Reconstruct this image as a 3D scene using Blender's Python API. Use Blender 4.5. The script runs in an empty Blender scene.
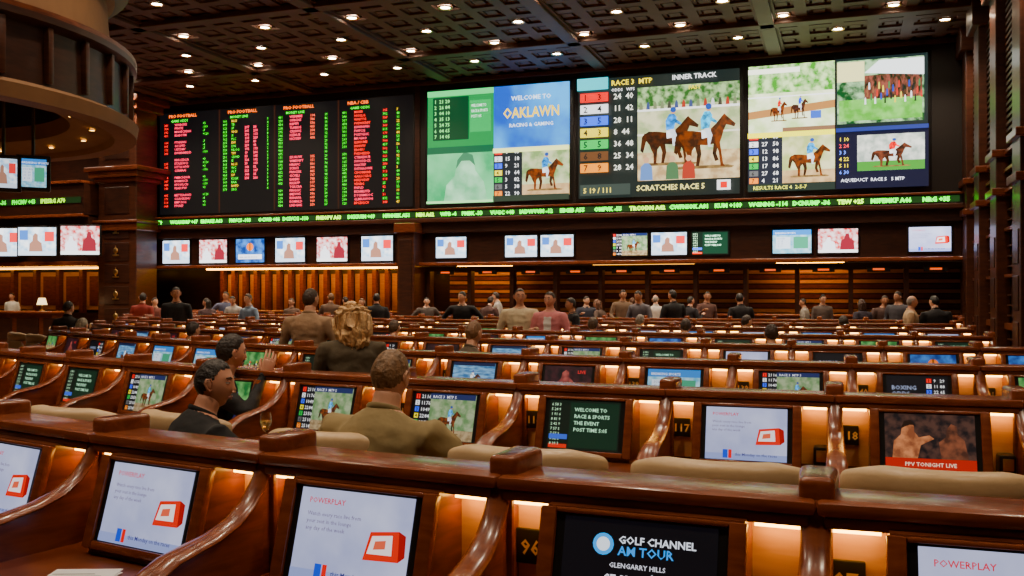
import bpy, bmesh, math, random
import numpy as np
from mathutils import Matrix, Vector, noise
random.seed(7)
F=940.0; HOR=293.0; CH=1.70; TH=math.radians(19.5); TH0=math.radians(14.6); DE=TH-TH0
R_=math.radians
cs,sn=math.cos(TH),math.sin(TH)
def c2w(px,z,h=0.0):
    X=(px-512)/F*z
    return Vector((cs*X-sn*z, sn*X+cs*z, h))
def px2wx(px,yw,th=TH):
    u=(px-512)/F; c,s=math.cos(th),math.sin(th)
    z=yw/(s*u+c); X=u*z
    return c*X-s*z
def lin(c):
    return tuple((v/255/12.92 if v/255<=.04045 else ((v/255+.055)/1.055)**2.4) for v in c)
def lins(c,k=1.2):
    l=lin(c); g=.3*l[0]+.6*l[1]+.1*l[2]
    return tuple(max(0,g+(v-g)*k) for v in l)
# ---------------------------------------------------------------- materials
MC={}
def nodes(name):
    m=bpy.data.materials.new(name); m.use_nodes=True
    nt=m.node_tree; return m,nt,nt.nodes['Principled BSDF']
def mat(name,c,rough=.5,metal=0,c2=None,scale=8,stretch=(1,1,1),bump=0,bscale=40,coat=0,spec=.5,trans=0):
    if name in MC: return MC[name]
    m,nt,b=nodes(name)
    b.inputs['Base Color'].default_value=(*c,1); b.inputs['Roughness'].default_value=rough
    b.inputs['Metallic'].default_value=metal; b.inputs['Coat Weight'].default_value=coat
    b.inputs['Coat Roughness'].default_value=.15
    b.inputs['Specular IOR Level'].default_value=spec
    if trans: b.inputs['Transmission Weight'].default_value=trans
    tc=nt.nodes.new('ShaderNodeTexCoord')
    if c2:
        mp=nt.nodes.new('ShaderNodeMapping'); mp.inputs['Scale'].default_value=stretch
        n=nt.nodes.new('ShaderNodeTexNoise'); n.inputs['Scale'].default_value=scale; n.inputs['Detail'].default_value=5
        n.inputs['Distortion'].default_value=.6
        r=nt.nodes.new('ShaderNodeValToRGB'); r.color_ramp.elements[0].position=.33; r.color_ramp.elements[1].position=.68
        r.color_ramp.elements[0].color=(*c,1); r.color_ramp.elements[1].color=(*c2,1)
        nt.links.new(tc.outputs['Object'],mp.inputs[0]); nt.links.new(mp.outputs[0],n.inputs['Vector'])
        nt.links.new(n.outputs['Fac'],r.inputs[0]); nt.links.new(r.outputs[0],b.inputs['Base Color'])
    if bump:
        n2=nt.nodes.new('ShaderNodeTexNoise'); n2.inputs['Scale'].default_value=bscale
        bp=nt.nodes.new('ShaderNodeBump'); bp.inputs['Strength'].default_value=bump; bp.inputs['Distance'].default_value=.02
        nt.links.new(tc.outputs['Object'],n2.inputs['Vector']); nt.links.new(n2.outputs['Fac'],bp.inputs['Height'])
        nt.links.new(bp.outputs[0],b.inputs['Normal'])
    MC[name]=m; return m
def em(c,s=1.0):
    k=('em',c,s)
    if k in MC: return MC[k]
    m,nt,b=nodes('glow_%d_%d_%d'%c)
    l=lins(c); b.inputs['Base Color'].default_value=(0.01,0.01,0.01,1); b.inputs['Roughness'].default_value=.4
    b.inputs['Emission Color'].default_value=(*l,1); b.inputs['Emission Strength'].default_value=s
    MC[k]=m; return m
def en(c1,c2,scale=6,s=1.0,stretch=(1,1,1)):
    k=('en',c1,c2,scale,s,stretch)
    if k in MC: return MC[k]
    m,nt,b=nodes('picture_%d_%d_%d'%c1)
    b.inputs['Base Color'].default_value=(0.01,0.01,0.01,1)
    tc=nt.nodes.new('ShaderNodeTexCoord'); mp=nt.nodes.new('ShaderNodeMapping'); mp.inputs['Scale'].default_value=stretch
    n=nt.nodes.new('ShaderNodeTexNoise'); n.inputs['Scale'].default_value=scale; n.inputs['Detail'].default_value=4
    r=nt.nodes.new('ShaderNodeValToRGB'); r.color_ramp.elements[0].position=.38; r.color_ramp.elements[1].position=.62
    r.color_ramp.elements[0].color=(*lins(c1),1); r.color_ramp.elements[1].color=(*lins(c2),1)
    nt.links.new(tc.outputs['Object'],mp.inputs[0]); nt.links.new(mp.outputs[0],n.inputs['Vector'])
    nt.links.new(n.outputs['Fac'],r.inputs[0]); nt.links.new(r.outputs[0],b.inputs['Emission Color'])
    b.inputs['Emission Strength'].default_value=s
    MC[k]=m; return m
WOOD=mat('mahogany',(.105,.022,.006),.32,c2=(.22,.054,.016),scale=5,stretch=(1,1,6),coat=.35)
WOODH=mat('mahogany_rail',(.17,.036,.010),.27,c2=(.28,.070,.021),scale=5,stretch=(1,5,5),coat=.4)
WOODD=mat('dark_mahogany',(.028,.008,.004),.4,c2=(.055,.016,.007),scale=3,stretch=(1,1,5),coat=.2)
WOODM=mat('panel_mahogany',(.05,.013,.005),.4,c2=(.09,.025,.010),scale=3,stretch=(1,1,5),coat=.2)
GOLDW=mat('golden_maple',(.50,.26,.085),.4,c2=(.62,.35,.13),scale=4,stretch=(1,1,6))
BLACK=mat('black_plastic',(.012,.012,.013),.35)
BRASS=mat('brass',(.65,.42,.15),.3,metal=1)
LEATH=mat('tan_leather',(.62,.42,.21),.36,c2=(.72,.51,.28),scale=3,bump=.10,bscale=30)
SEAM=mat('leather_seam',(.30,.18,.08),.5)
STEEL=mat('dark_steel',(.12,.11,.1),.35,metal=1)
CARPET=mat('carpet',(.09,.025,.015),.95,c2=(.20,.10,.04),scale=2.5,bump=.3,bscale=120)
CEILM=mat('ceiling_wood',(.085,.036,.024),.6,c2=(.11,.050,.033),scale=2)
CEILB=mat('ceiling_beam',(.07,.029,.019),.55,c2=(.095,.040,.025),scale=2)
PLAST=mat('painted_plaster',(.26,.13,.055),.7,c2=(.32,.165,.07),scale=2)
PAPER=mat('paper',(.8,.8,.78),.8)
WARM=em((255,190,112),17.0)
WARM2=em((255,180,100),9.0)
WARM3=em((255,176,92),18.0)
# ---------------------------------------------------------------- builder
class B:
    def __init__(s): s.v=[]; s.f=[]; s.m=[]; s.mats=[]
    def mi(s,m):
        if m not in s.mats: s.mats.append(m)
        return s.mats.index(m)
    def add(s,vs,fs,m,M=None):
        o=len(s.v); i=s.mi(m)
        for v in vs:
            v=Vector(v); s.v.append(M@v if M else v)
        for f in fs: s.f.append([o+k for k in f]); s.m.append(i)
    def box(s,x0,x1,y0,y1,z0,z1,m,bev=0,M=None,seg=2):
        if bev:
            t=bmesh.new(); bmesh.ops.create_cube(t,size=1)
            for v in t.verts: v.co=Vector(((x0+x1)/2+v.co.x*(x1-x0),(y0+y1)/2+v.co.y*(y1-y0),(z0+z1)/2+v.co.z*(z1-z0)))
            bmesh.ops.bevel(t,geom=list(t.edges),offset=bev,segments=seg,affect='EDGES',profile=.5)
            t.verts.index_update()
            s.add([v.co.copy() for v in t.verts],[[v.index for v in f.verts] for f in t.faces],m,M); t.free()
        else:
            vs=[(x,y,z) for x in(x0,x1) for y in(y0,y1) for z in(z0,z1)]
            s.add(vs,[(0,1,3,2),(4,6,7,5),(0,4,5,1),(2,3,7,6),(0,2,6,4),(1,5,7,3)],m,M)
    def prismx(s,prof,x0,x1,m,M=None):
        n=len(prof)
        vs=[(x0,a,b) for a,b in prof]+[(x1,a,b) for a,b in prof]
        fs=[tuple(range(n)),tuple(range(2*n-1,n-1,-1))]+[(i,i+n,(i+1)%n+n,(i+1)%n) for i in range(n)]
        s.add(vs,fs,m,M)
    def tube(s,pts,rad,m,sides=10,hint=(1,0,0),M=None,caps=True):
        pts=[Vector(p) for p in pts]; n=len(pts); vs=[]; h=Vector(hint)
        for i,p in enumerate(pts):
            d=(pts[min(i+1,n-1)]-pts[max(i-1,0)]).normalized()
            a=h-d*h.dot(d)
            if a.length<1e-3: a=Vector((0,0,1))-d*d.z
            a.normalize(); b=d.cross(a)
            r=rad[i]
            if not isinstance(r,(list,tuple)): r=(r,r)
            for k in range(sides):
                t=2*math.pi*k/sides
                vs.append(p+a*math.cos(t)*r[0]+b*math.sin(t)*r[1])
        fs=[]
        for i in range(n-1):
            for k in range(sides):
                k2=(k+1)%sides; fs.append((i*sides+k,i*sides+k2,(i+1)*sides+k2,(i+1)*sides+k))
        if caps: fs.append(tuple(range(sides-1,-1,-1))); fs.append(tuple((n-1)*sides+k for k in range(sides)))
        s.add(vs,fs,m,M)
    def ball(s,c,r,m,M=None,u=12,w=8,fn=None,keep=None):
        vs=[];fs=[]
        for j in range(w+1):
            ph=math.pi*j/w
            for i in range(u):
                t=2*math.pi*i/u; vs.append(Vector((math.sin(ph)*math.cos(t),math.sin(ph)*math.sin(t),math.cos(ph))))
        for j in range(w):
            for i in range(u):
                f=(j*u+i,(j+1)*u+i,(j+1)*u+(i+1)%u,j*u+(i+1)%u)
                if keep:
                    cc=sum((vs[k] for k in f),Vector())/4
                    if not keep(cc): continue
                fs.append(f)
        out=[]
        for v in vs:
            q=fn(v) if fn else Vector((v.x*r[0],v.y*r[1],v.z*r[2]))
            out.append(q+Vector(c))
        s.add(out,fs,m,M)
    def lathe(s,prof,m,sides=32,M=None):
        vs=[];fs=[];n=len(prof)
        for k in range(sides):
            t=2*math.pi*k/sides
            for r,z in prof: vs.append((r*math.cos(t),r*math.sin(t),z))
        for k in range(sides):
            k2=(k+1)%sides
            for i in range(n-1): fs.append((k*n+i,k2*n+i,k2*n+i+1,k*n+i+1))
        s.add(vs,fs,m,M)
    def mesh(s,name,smooth=True,ang=40):
        me=bpy.data.meshes.new(name); me.from_pydata([tuple(v) for v in s.v],[],s.f)
        for m in s.mats: me.materials.append(m)
        me.polygons.foreach_set('material_index',s.m)
        if smooth:
            me.polygons.foreach_set('use_smooth',[True]*len(me.polygons)); me.set_sharp_from_angle(angle=math.radians(ang))
        me.update(); return me
    def obj(s,name,loc=(0,0,0),rot=(0,0,0),**k):
        return mk(name,s.mesh(name,**k),loc,rot)
def mk(name,me,loc=(0,0,0),rot=(0,0,0),parent=None,scale=None):
    o=bpy.data.objects.new(name,me); bpy.context.scene.collection.objects.link(o)
    o.location=loc; o.rotation_euler=rot
    if parent: o.parent=parent
    if scale: o.scale=scale
    return o
_tc={}
def textgeo(txt,size=1.0,bold=0,align='LEFT',ls=1.0):
    k=(txt,bold,align,ls)
    if k not in _tc:
        cu=bpy.data.curves.new('t','FONT'); cu.body=txt; cu.size=1; cu.align_x=align; cu.resolution_u=1; cu.offset=bold; cu.space_line=ls
        o=bpy.data.objects.new('t',cu); bpy.context.scene.collection.objects.link(o)
        dg=bpy.context.evaluated_depsgraph_get(); me=o.evaluated_get(dg).to_mesh()
        _tc[k]=([v.co.copy() for v in me.vertices],[tuple(p.vertices) for p in me.polygons])
        o.evaluated_get(dg).to_mesh_clear(); bpy.data.objects.remove(o); bpy.data.curves.remove(cu)
    return _tc[k]
class Canvas(B):
    """flat screen picture in XY, layers stacked along +Z"""
    def __init__(s,w,h,S=1.0): super().__init__(); s.w=w;s.h=h;s.L=0;s.S=S;s.eps=min(.003,.0007*max(w,.5)); s.hold=False
    def col(s,c): return em(c,s.S) if isinstance(c,tuple) else c
    def nz(s):
        if not s.hold: s.L+=1
        return s.L*s.eps
    def rect(s,x0,y0,x1,y1,c):
        z=s.nz(); s.add([(x0*s.w,y0*s.h,z),(x1*s.w,y0*s.h,z),(x1*s.w,y1*s.h,z),(x0*s.w,y1*s.h,z)],[(0,1,2,3)],s.col(c))
    def poly(s,pts,c):
        z=s.nz(); s.add([(a*s.w,b*s.h,z) for a,b in pts],[tuple(range(len(pts)))],s.col(c))
    def disc(s,x,y,r,c,ry=None):
        ry=ry or r*s.w/s.h
        s.poly([(x+r*math.cos(t*math.pi/8),y+ry*math.sin(t*math.pi/8)) for t in range(16)],c)
    def text(s,t,x,y,size,c,bold=.01,align='LEFT',ls=1.0,sx=1):
        vs,fs=textgeo(t,1,bold,align,ls); z=(s.L+1)*s.eps; sz=size*s.h
        s.add([(x*s.w+v.x*sz*sx,y*s.h+v.y*sz,z) for v in vs],fs,s.col(c))
    def horse(s,x,y,w,h,c,rider=(90,160,220),flip=False,dark=(50,25,12)):
        sc=8/(w*s.w); br=lambda c,k:tuple(int(min(255,v*k)) for v in c)
        c=en(br(c,.6),br(c,1.45),sc,s.S); dark=en(br(dark,.6),br(dark,1.3),sc,s.S); rider=en(br(rider,.65),br(rider,1.2),sc*1.6,s.S)
        def T(p): return [(x+((1-a) if flip else a)*w,y+b*h) for a,b in p]
        s.poly(T([(.05,-.03),(.9,-.03),(.95,.0),(.85,.03),(.1,.03),(.0,.0)]),en((90,70,45),(130,105,70),sc,s.S))
        s.poly(T([(.30,.44),(.40,.44),(.42,.25),(.38,.02),(.33,.02),(.35,.25)]),dark)
        s.poly(T([(.62,.46),(.70,.46),(.66,.25),(.70,.12),(.64,.10),(.60,.25)]),dark)
        s.poly(T([(.05,.68),(.0,.60),(-.03,.30),(.02,.25),(.06,.45),(.10,.62)]),dark)
        s.poly(T([(.05,.66),(.12,.71),(.28,.70),(.42,.67),(.56,.71),(.66,.82),(.75,.95),(.79,1.0),(.83,.95),(.97,.80),(.95,.74),(.88,.77),(.82,.79),(.78,.68),(.75,.56),(.72,.46),(.74,.30),(.77,.05),(.80,.0),(.73,.0),(.70,.28),(.65,.44),(.50,.41),(.34,.43),(.27,.32),(.26,.22),(.25,.03),(.28,0),(.20,0),(.20,.22),(.16,.32),(.13,.42),(.05,.55)]),c)
        s.poly(T([(.60,.74),(.66,.82),(.75,.95),(.72,.80),(.66,.70)]),dark)
        s.poly(T([(.42,.70),(.57,.72),(.58,.57),(.43,.54)]),(235,235,235))
        s.poly(T([(.46,.74),(.55,.74),(.60,.60),(.56,.42),(.61,.38),(.53,.38),(.52,.57)]),(205,210,215))
        s.poly(T([(.42,.72),(.55,.74),(.60,.98),(.56,1.06),(.47,1.06),(.41,.92)]),rider)
        s.poly(T([(.55,.98),(.68,.86),(.66,.82),(.52,.90)]),rider)
        q=T([(.54,1.12)])[0]; s.disc(q[0],q[1],.042*w,(190,140,110),.062*h); s.disc(q[0],q[1]+.03*h,.05*w,(40,70,140),.060*h)
def junk(n,al='ABCDEFGHIKLMNOPRSTUVW'): return ''.join(random.choice(al) for _ in range(n))
def tote(c,x0,y0,x1,y1,n=8,bg=(10,12,20)):
    c.rect(x0,y0,x1,y1,bg); dh=(y1-y0)/n; W=x1-x0
    cols=[(220,40,40),(240,240,240),(60,90,230),(240,220,60),(50,170,80),(90,90,90),(240,140,40),(240,150,190)]
    c.L+=1; c.hold=True
    for i in range(n):
        y=y1-(i+1)*dh
        c.rect(x0+.04*W,y+.1*dh,x0+.30*W,y+.85*dh,cols[i%8])
        c.text(str(i+1),x0+.10*W,y+.2*dh,dh*.8,(20,20,20))
        c.text('%d'%random.randint(2,30),x0+.40*W,y+.2*dh,dh*.8,(240,240,240))
        c.text('%d'%random.randint(10,99),x0+.72*W,y+.2*dh,dh*.8,(240,240,240))
    c.hold=False; c.L+=1
def pic(kind,w=.42,h=.28,S=1.0):
    c=Canvas(w,h,S)
    if kind==0:
        c.rect(0,0,1,1,en((160,165,200),(190,193,220),1.5/w,S))
        c.text('POWERPLAY',.08,.84,.085,(200,50,60))
        c.text('Watch every race live from\nyour seat in the lounge\nany day of the week',.08,.70,.065,(90,70,110),.0,'LEFT',1.2)
        c.poly([(.62,.30),(.66,.60),(.90,.64),(.92,.32)],(205,60,50)); c.poly([(.90,.64),(.92,.32),(.97,.38),(.96,.60)],(150,35,30))
        c.poly([(.65,.37),(.68,.56),(.85,.59),(.86,.38)],(240,225,225)); c.poly([(.70,.42),(.71,.51),(.80,.53),(.80,.44)],(210,100,80))
        c.rect(0,.0,1,.12,(140,150,195)); c.rect(.22,.03,.28,.19,(40,70,190)); c.rect(.29,.03,.33,.19,(210,40,50)); c.text('this Monday on the races',.37,.08,.075,(50,50,110))
    elif kind==1:
        c.rect(0,0,1,1,(8,8,13)); c.disc(.27,.76,.07,(70,160,235)); c.disc(.27,.76,.045,(235,245,255)); c.text('GOLF CHANNEL',.37,.78,.10,(235,240,250),.02)
        c.text('AM TOUR',.37,.67,.12,(70,150,230),.02); c.text('GLENGARRY HILLS',.5,.55,.065,(220,220,230),.01,'CENTER')
        c.text('SECRETARY',.5,.40,.12,(240,240,250),.02,'CENTER'); c.poly([(.52,.40),(.60,.52),(.64,.46),(.60,.36),(.66,.10),(.56,.08)],(170,180,190))
    elif kind==2:
        c.rect(0,0,1,1,(9,22,16))
        c.rect(.30,.04,.98,.96,(12,38,26))
        for i in range(9): c.text('%d %d %d'%(random.randint(1,9),random.randint(10,99),random.randint(1,9)),.03,.88-i*.1,.08,(190,225,190))
        c.text('WELCOME TO\nRACE & SPORTS\nTHE EVENT\nPOST TIME 5:05',.36,.78,.105,(190,235,200),.015,'LEFT',1.3)
        c.rect(.02,.02,.28,.10,(200,60,50)); c.rect(.02,.20,.28,.30,(60,90,190))
    elif kind==3:
        c.rect(0,0,1,1,en((95,125,85),(150,162,130),9/w,S)); tote(c,0,0,.26,1,7)
        c.rect(.26,0,1,.22,en((120,100,75),(165,145,115),14/w,S)); c.horse(.42,.14,.38,.50,(80,42,25)); c.rect(.26,.88,1,1,(30,40,80)); c.text('RACE 3  MTP 5',.30,.90,.09,(230,230,240))
    elif kind==4:
        c.rect(0,0,1,1,en((16,13,18),(70,48,42),10/w,S)); c.poly([(.08,.2),(.10,.50),(.18,.62),(.19,.72),(.22,.84),(.29,.86),(.33,.78),(.33,.68),(.38,.58),(.50,.62),(.55,.56),(.40,.44),(.36,.2)],en((120,70,50),(190,125,90),8/w,S))
        c.poly([(.62,.2),(.60,.50),(.68,.60),(.69,.74),(.74,.84),(.80,.80),(.81,.66),(.88,.55),(.92,.2)],en((60,35,28),(120,72,55),8/w,S)); c.poly([(.18,.72),(.22,.87),(.29,.89),(.34,.8),(.28,.8),(.22,.76)],(30,18,14)); c.rect(0,0,1,.2,(165,45,30)); c.text('PPV TONIGHT LIVE',.5,.06,.10,(250,220,190),.01,'CENTER')
    elif kind==5:
        c.rect(0,0,1,1,en((100,160,185),(170,200,210),6/w,S)); c.rect(0,.78,1,1,(60,120,190)); c.text('BREAKING SPORTS',.06,.83,.1,(235,240,250)); c.rect(.08,.2,.46,.7,(205,215,225)); c.rect(.54,.2,.92,.7,(70,140,110))
        c.text('SCORES\n12  24\n31  17\n 8  10',.12,.60,.09,(60,70,110),0,'LEFT',1.2)
    elif kind==6:
        c.rect(0,0,1,1,en((14,10,16),(50,24,30),7/w,S)); c.poly([(.25,.1),(.27,.5),(.36,.62),(.38,.80),(.45,.88),(.52,.82),(.53,.66),(.62,.55),(.66,.1)],en((80,34,36),(150,80,75),8/w,S)); c.text('LIVE',.70,.78,.14,(210,70,70)); c.poly([(.62,.2),(.95,.3),(.9,.4),(.6,.36)],(70,120,150))
    elif kind==7:
        c.rect(0,0,1,1,en((50,95,140),(130,170,200),5/w,S,(1,4,1))); c.rect(0,.0,1,.35,en((40,90,60),(80,135,95),12/w,S)); c.horse(.25,.15,.45,.5,(70,40,28),(230,230,230)); c.rect(0,.9,1,1,(20,30,60))
    elif kind==8:
        c.rect(0,0,1,1,(10,12,18)); c.text('BOXING\nODDS',.08,.62,.16,(150,160,185),.01); tote(c,.64,.05,.96,.95,6)
    elif kind==9:
        c.rect(0,0,1,1,en((235,240,245),(150,185,215),5/w,S)); c.poly([(.28,0),(.30,.42),(.38,.52),(.39,.70),(.45,.80),(.52,.74),(.52,.54),(.62,.44),(.66,0)],(150,110,95)); c.rect(0,0,1,.14,(200,210,225)); c.rect(.7,.5,.95,.85,(210,70,70)); c.rect(.04,.55,.26,.9,(70,110,180))
    elif kind==10:
        c.rect(0,0,1,1,en((190,70,70),(230,210,210),9/w,S)); c.poly([(.1,.1),(.12,.4),(.2,.5),(.22,.64),(.30,.66),(.33,.5),(.42,.42),(.45,.1)],(230,230,235)); c.poly([(.55,.12),(.58,.5),(.66,.6),(.7,.8),(.78,.8),(.8,.6),(.9,.5),(.92,.12)],(120,40,50)); c.rect(0,0,1,.12,(240,240,240))
    elif kind==11:
        c.rect(0,0,1,1,en((40,95,50),(110,160,100),6/w,S)); c.poly([(0,.35),(1,.42),(1,.55),(0,.5)],(170,140,100)); c.horse(.12,.35,.2,.3,(80,45,30),(220,60,60)); c.horse(.38,.36,.2,.3,(60,35,30),(240,220,80)); c.horse(.66,.37,.2,.3,(90,50,34),(60,90,220)); c.rect(0,0,1,.16,(20,30,70)); c.text('2  5  7   EXACTA 24.60',.06,.04,.10,(235,235,245))
    elif kind==12:
        c.rect(0,0,1,1,en((20,45,105),(70,120,190),4/w,S)); c.rect(.08,.14,.92,.34,(225,225,235)); c.text('NBA  LAL 88  BOS 91',.12,.19,.1,(30,40,90)); c.disc(.5,.66,.12,(225,120,50)); c.rect(.485,.46,.515,.86,(60,30,15))
    return c.mesh('screen_picture',smooth=False)
# ---------------------------------------------------------------- room shell
YB=26.45; XR=3.05; XL=-33.0; HC=8.2; YF=-6.0
b=B(); b.box(XL,XR+.3,YF,YB+3,-.1,0,CARPET); b.obj('floor',smooth=False)
b=B(); b.box(XL,XR,YB,YB+.2,2.55,HC,WOODD); b.obj('wall_back',smooth=False)
b=B(); b.box(XL,XR,YB+2.0,YB+2.2,0,2.55,WOODD); b.obj('wall_alcove_back',smooth=False)
b=B(); b.box(XL,XR,YB+.2,YB+2.2,2.58,2.75,WOODD); b.obj('ceiling_alcove',smooth=False)
b=B(); b.box(XL-.2,XL,YF,YB+2,0,HC,WOODD); b.obj('wall_left',smooth=False)
b=B(); b.box(XL,XR,YF-.2,YF,0,HC,WOOD); b.obj('wall_front',smooth=False)
b=B(); b.box(XR,XR+.2,YF,YB+2,0,HC,WOODD); b.obj('wall_right',smooth=False)
b=B()
for yy in (1,6,11,15.4,18.2,20.9,23.4,25.7):
    b.box(XR-.26,XR,yy-.4,yy+.4,0,HC-.1,WOODM,.02)
    b.box(XR-.32,XR,yy-.46,yy+.46,0,.35,WOODM,.02); b.box(XR-.34,XR,yy-.5,yy+.5,3.6,3.75,WOOD,.02); b.box(XR-.34,XR,yy-.5,yy+.5,4.35,4.5,WOOD,.02)
    for z in (.9,1.7,2.5): b.box(XR-.28,XR-.25,yy-.27,yy+.27,z-.3,z+.3,WOODD,.01)
    b.box(XR-.40,XR,yy-.56,yy+.56,HC-.6,HC-.02,WOODM,.03)
for z in (.25,1.0,1.06,2.0,2.9,3.65,4.05,4.4): b.box(XR-.12,XR,YF,YB,z,z+.06,WOOD if z!=4.05 else BRASS)
for z in (.45,.62,.79,1.25,1.45,1.65,2.2,2.4,2.6,3.1,3.3): b.box(XR-.07,XR,YF,YB,z,z+.03,WOODM)
for y0 in (13.4,16.0,18.8,21.4,24.0):
    for i in range(22): b.box(XR-.10,XR-.02,y0+.0,y0+1.6,4.8+i*.13,4.86+i*.13,WOODD)
b.obj('trim_wainscot_right',smooth=False)
b=B(); P=.8
nx=int((XR-XL)/P)+1; ny=int((YB-YF)/P)+1
for i in range(nx):
    for j in range(ny):
        x1=XR-i*P; x0=x1-P; y1=YB-j*P; y0=y1-P
        def ring(a,z): return [(x0+a,y0+a,z),(x1-a,y0+a,z),(x1-a,y1-a,z),(x0+a,y1-a,z)]
        lv=[ring(0,HC),ring(.13,HC),ring(.13,HC+.05),ring(.21,HC+.05),ring(.21,HC+.09),ring(.27,HC+.09),ring(.27,HC+.03)]
        vs=sum(lv,[]); fs=[]
        for k in range(len(lv)-1):
            for q in range(4): fs.append((k*4+q,k*4+(q+1)%4,(k+1)*4+(q+1)%4,(k+1)*4+q))
        fs.append(tuple(range(len(vs)-4,len(vs))))
        b.add(vs,fs,CEILM)
for i in range(0,nx,6): b.box(XR-i*P-.18,XR-i*P+.18,YF,YB,HC-.12,HC+.02,CEILB,.02); b.box(XR-i*P-.25,XR-i*P+.25,YF,YB,HC-.04,HC+.02,CEILM)
for j in range(4,ny,6): b.box(XL,XR,YB-j*P-.18,YB-j*P+.18,HC-.12,HC+.02,CEILB,.02)
b.box(XL,XR,YF,YB,HC+.3,HC+.35,WOODD)
b.obj('ceiling',smooth=False)
dl=B(); dl.lathe([(.0,-.005),(.115,-.005)],em((255,236,208),70.0),16); dl.lathe([(.115,-.005),(.125,-.03),(.16,-.03),(.16,.0)],BRASS,16)
dlm=dl.mesh('downlight')
for jy,yy in enumerate((1.5,5.5,9.5,13.5,17.2,19.6,21.2,22.8,24.4)):
    for n in range(14):
        xx=XR-P*1-P*3*n-(P*1.5 if jy%2 else 0)
        if xx<-27: continue
        o=mk('recessed_downlight',dlm,(xx,yy,HC-.002))
        if (n%2==jy%2):
            L=bpy.data.lights.new('downlight_lamp','SPOT'); L.energy=480; L.color=(1,.77,.54); L.spot_size=math.radians(120); L.spot_blend=.8; L.shadow_soft_size=.12
            l=bpy.data.objects.new('downlight_lamp',L); bpy.context.scene.collection.objects.link(l); l.parent=o; l.location=(0,0,-.06)
# ---------------------------------------------------------------- back wall screens
WY=26.2
b=B()
xa=px2wx(153,WY)
b.box(xa,XR,WY,YB,4.22,HC,mat('screen_surround',(.012,.008,.007),.5))
for x in (xa+.1,px2wx(418,WY)): b.box(x-.08,x+.08,WY-.06,WY,4.22,HC,WOODD)
b.box(xa,XR,WY-.12,WY,HC-.16,HC-.02,WOODM,.02)
b.obj('trim_screen_surround',smooth=False)
b=B(); b.box(xa,XR,WY-.42,YB,3.95,4.17,BLACK); b.box(xa,XR,WY-.46,YB,4.17,4.24,WOOD,.02); b.box(xa,XR,WY-.46,YB,3.82,3.95,WOODM,.02)
b.box(xa,XR,WY-.30,YB,3.52,3.82,WOODD); b.box(xa,XR,WY-.36,YB,2.52,2.62,WOODH,.02); b.box(xa,XR,WY-.1,YB,2.62,3.52,WOODD)
b.obj('trim_ticker_fascia',smooth=False)
def panel(name,x0,x1,z0,z1,draw,S,y=WY-.02,frame=.1):
    w,h=x1-x0,z1-z0
    e=bpy.data.objects.new(name,None); bpy.context.scene.collection.objects.link(e); e.location=(x0,y,z0)
    f=B(); f.box(-frame,w+frame,.0,.10,-frame,h+frame,BLACK,.015 if frame else 0); f.box(0,w,-.004,0,0,h,BLACK)
    mk('frame',f.mesh('frame'),parent=e)
    c=Canvas(w,h,S); draw(c); mk('picture',c.mesh('picture',smooth=False),(0,-.006,0),(math.pi/2,0,0),e)
    return e
def s1(c):
    c.rect(0,.5,.48,1,(30,120,66)); c.rect(.04,.56,.30,.94,(12,52,30))
    for i in range(7): c.text('%d  %02d %02d'%(i+1,random.randint(1,40),random.randint(1,99)),.05,.89-i*.052,.045,(150,240,150))
    c.rect(.31,.62,.46,.90,(40,150,84)); c.text('WELCOME TO\nRACE & SPORTS\nPOST 1:05',.32,.84,.036,(230,255,230),.01,'LEFT',1.3,.6); c.rect(.0,.95,.48,1,(90,200,120))
    c.rect(.48,.46,1,1,en((12,70,165),(80,160,225),.5,c.S)); c.text('WELCOME TO',.74,.87,.055,(225,240,255),.015,'CENTER'); c.text('OAKLAWN',.74,.72,.125,(255,215,80),.02,'CENTER',1,.80); c.text('RACING & GAMING',.74,.64,.045,(235,245,255),.01,'CENTER')
    c.rect(0,0,.48,.5,en((50,145,90),(120,195,140),.7,c.S)); c.poly([(.12,0),(.14,.16),(.20,.24),(.22,.36),(.27,.43),(.33,.40),(.35,.28),(.41,.18),(.44,0)],en((100,165,120),(160,210,170),1.5,c.S)); c.poly([(.21,.30),(.22,.38),(.27,.45),(.33,.42),(.35,.32),(.31,.37),(.25,.37)],(60,110,80)); c.rect(.0,.44,.48,.5,(30,80,54))
    tote(c,.48,.04,.68,.46,7,(25,30,34)); c.rect(.68,.04,1,.46,en((120,145,95),(190,195,155),3,c.S)); c.rect(.68,.04,1,.14,en((160,130,95),(195,165,125),4,c.S)); c.horse(.71,.09,.26,.26,(85,42,20),(50,130,200)); c.rect(.48,0,1,.05,(40,50,40)); c.rect(.48,.42,1,.46,(240,245,170)); c.rect(0,0,.48,.02,(170,230,160))
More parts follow.
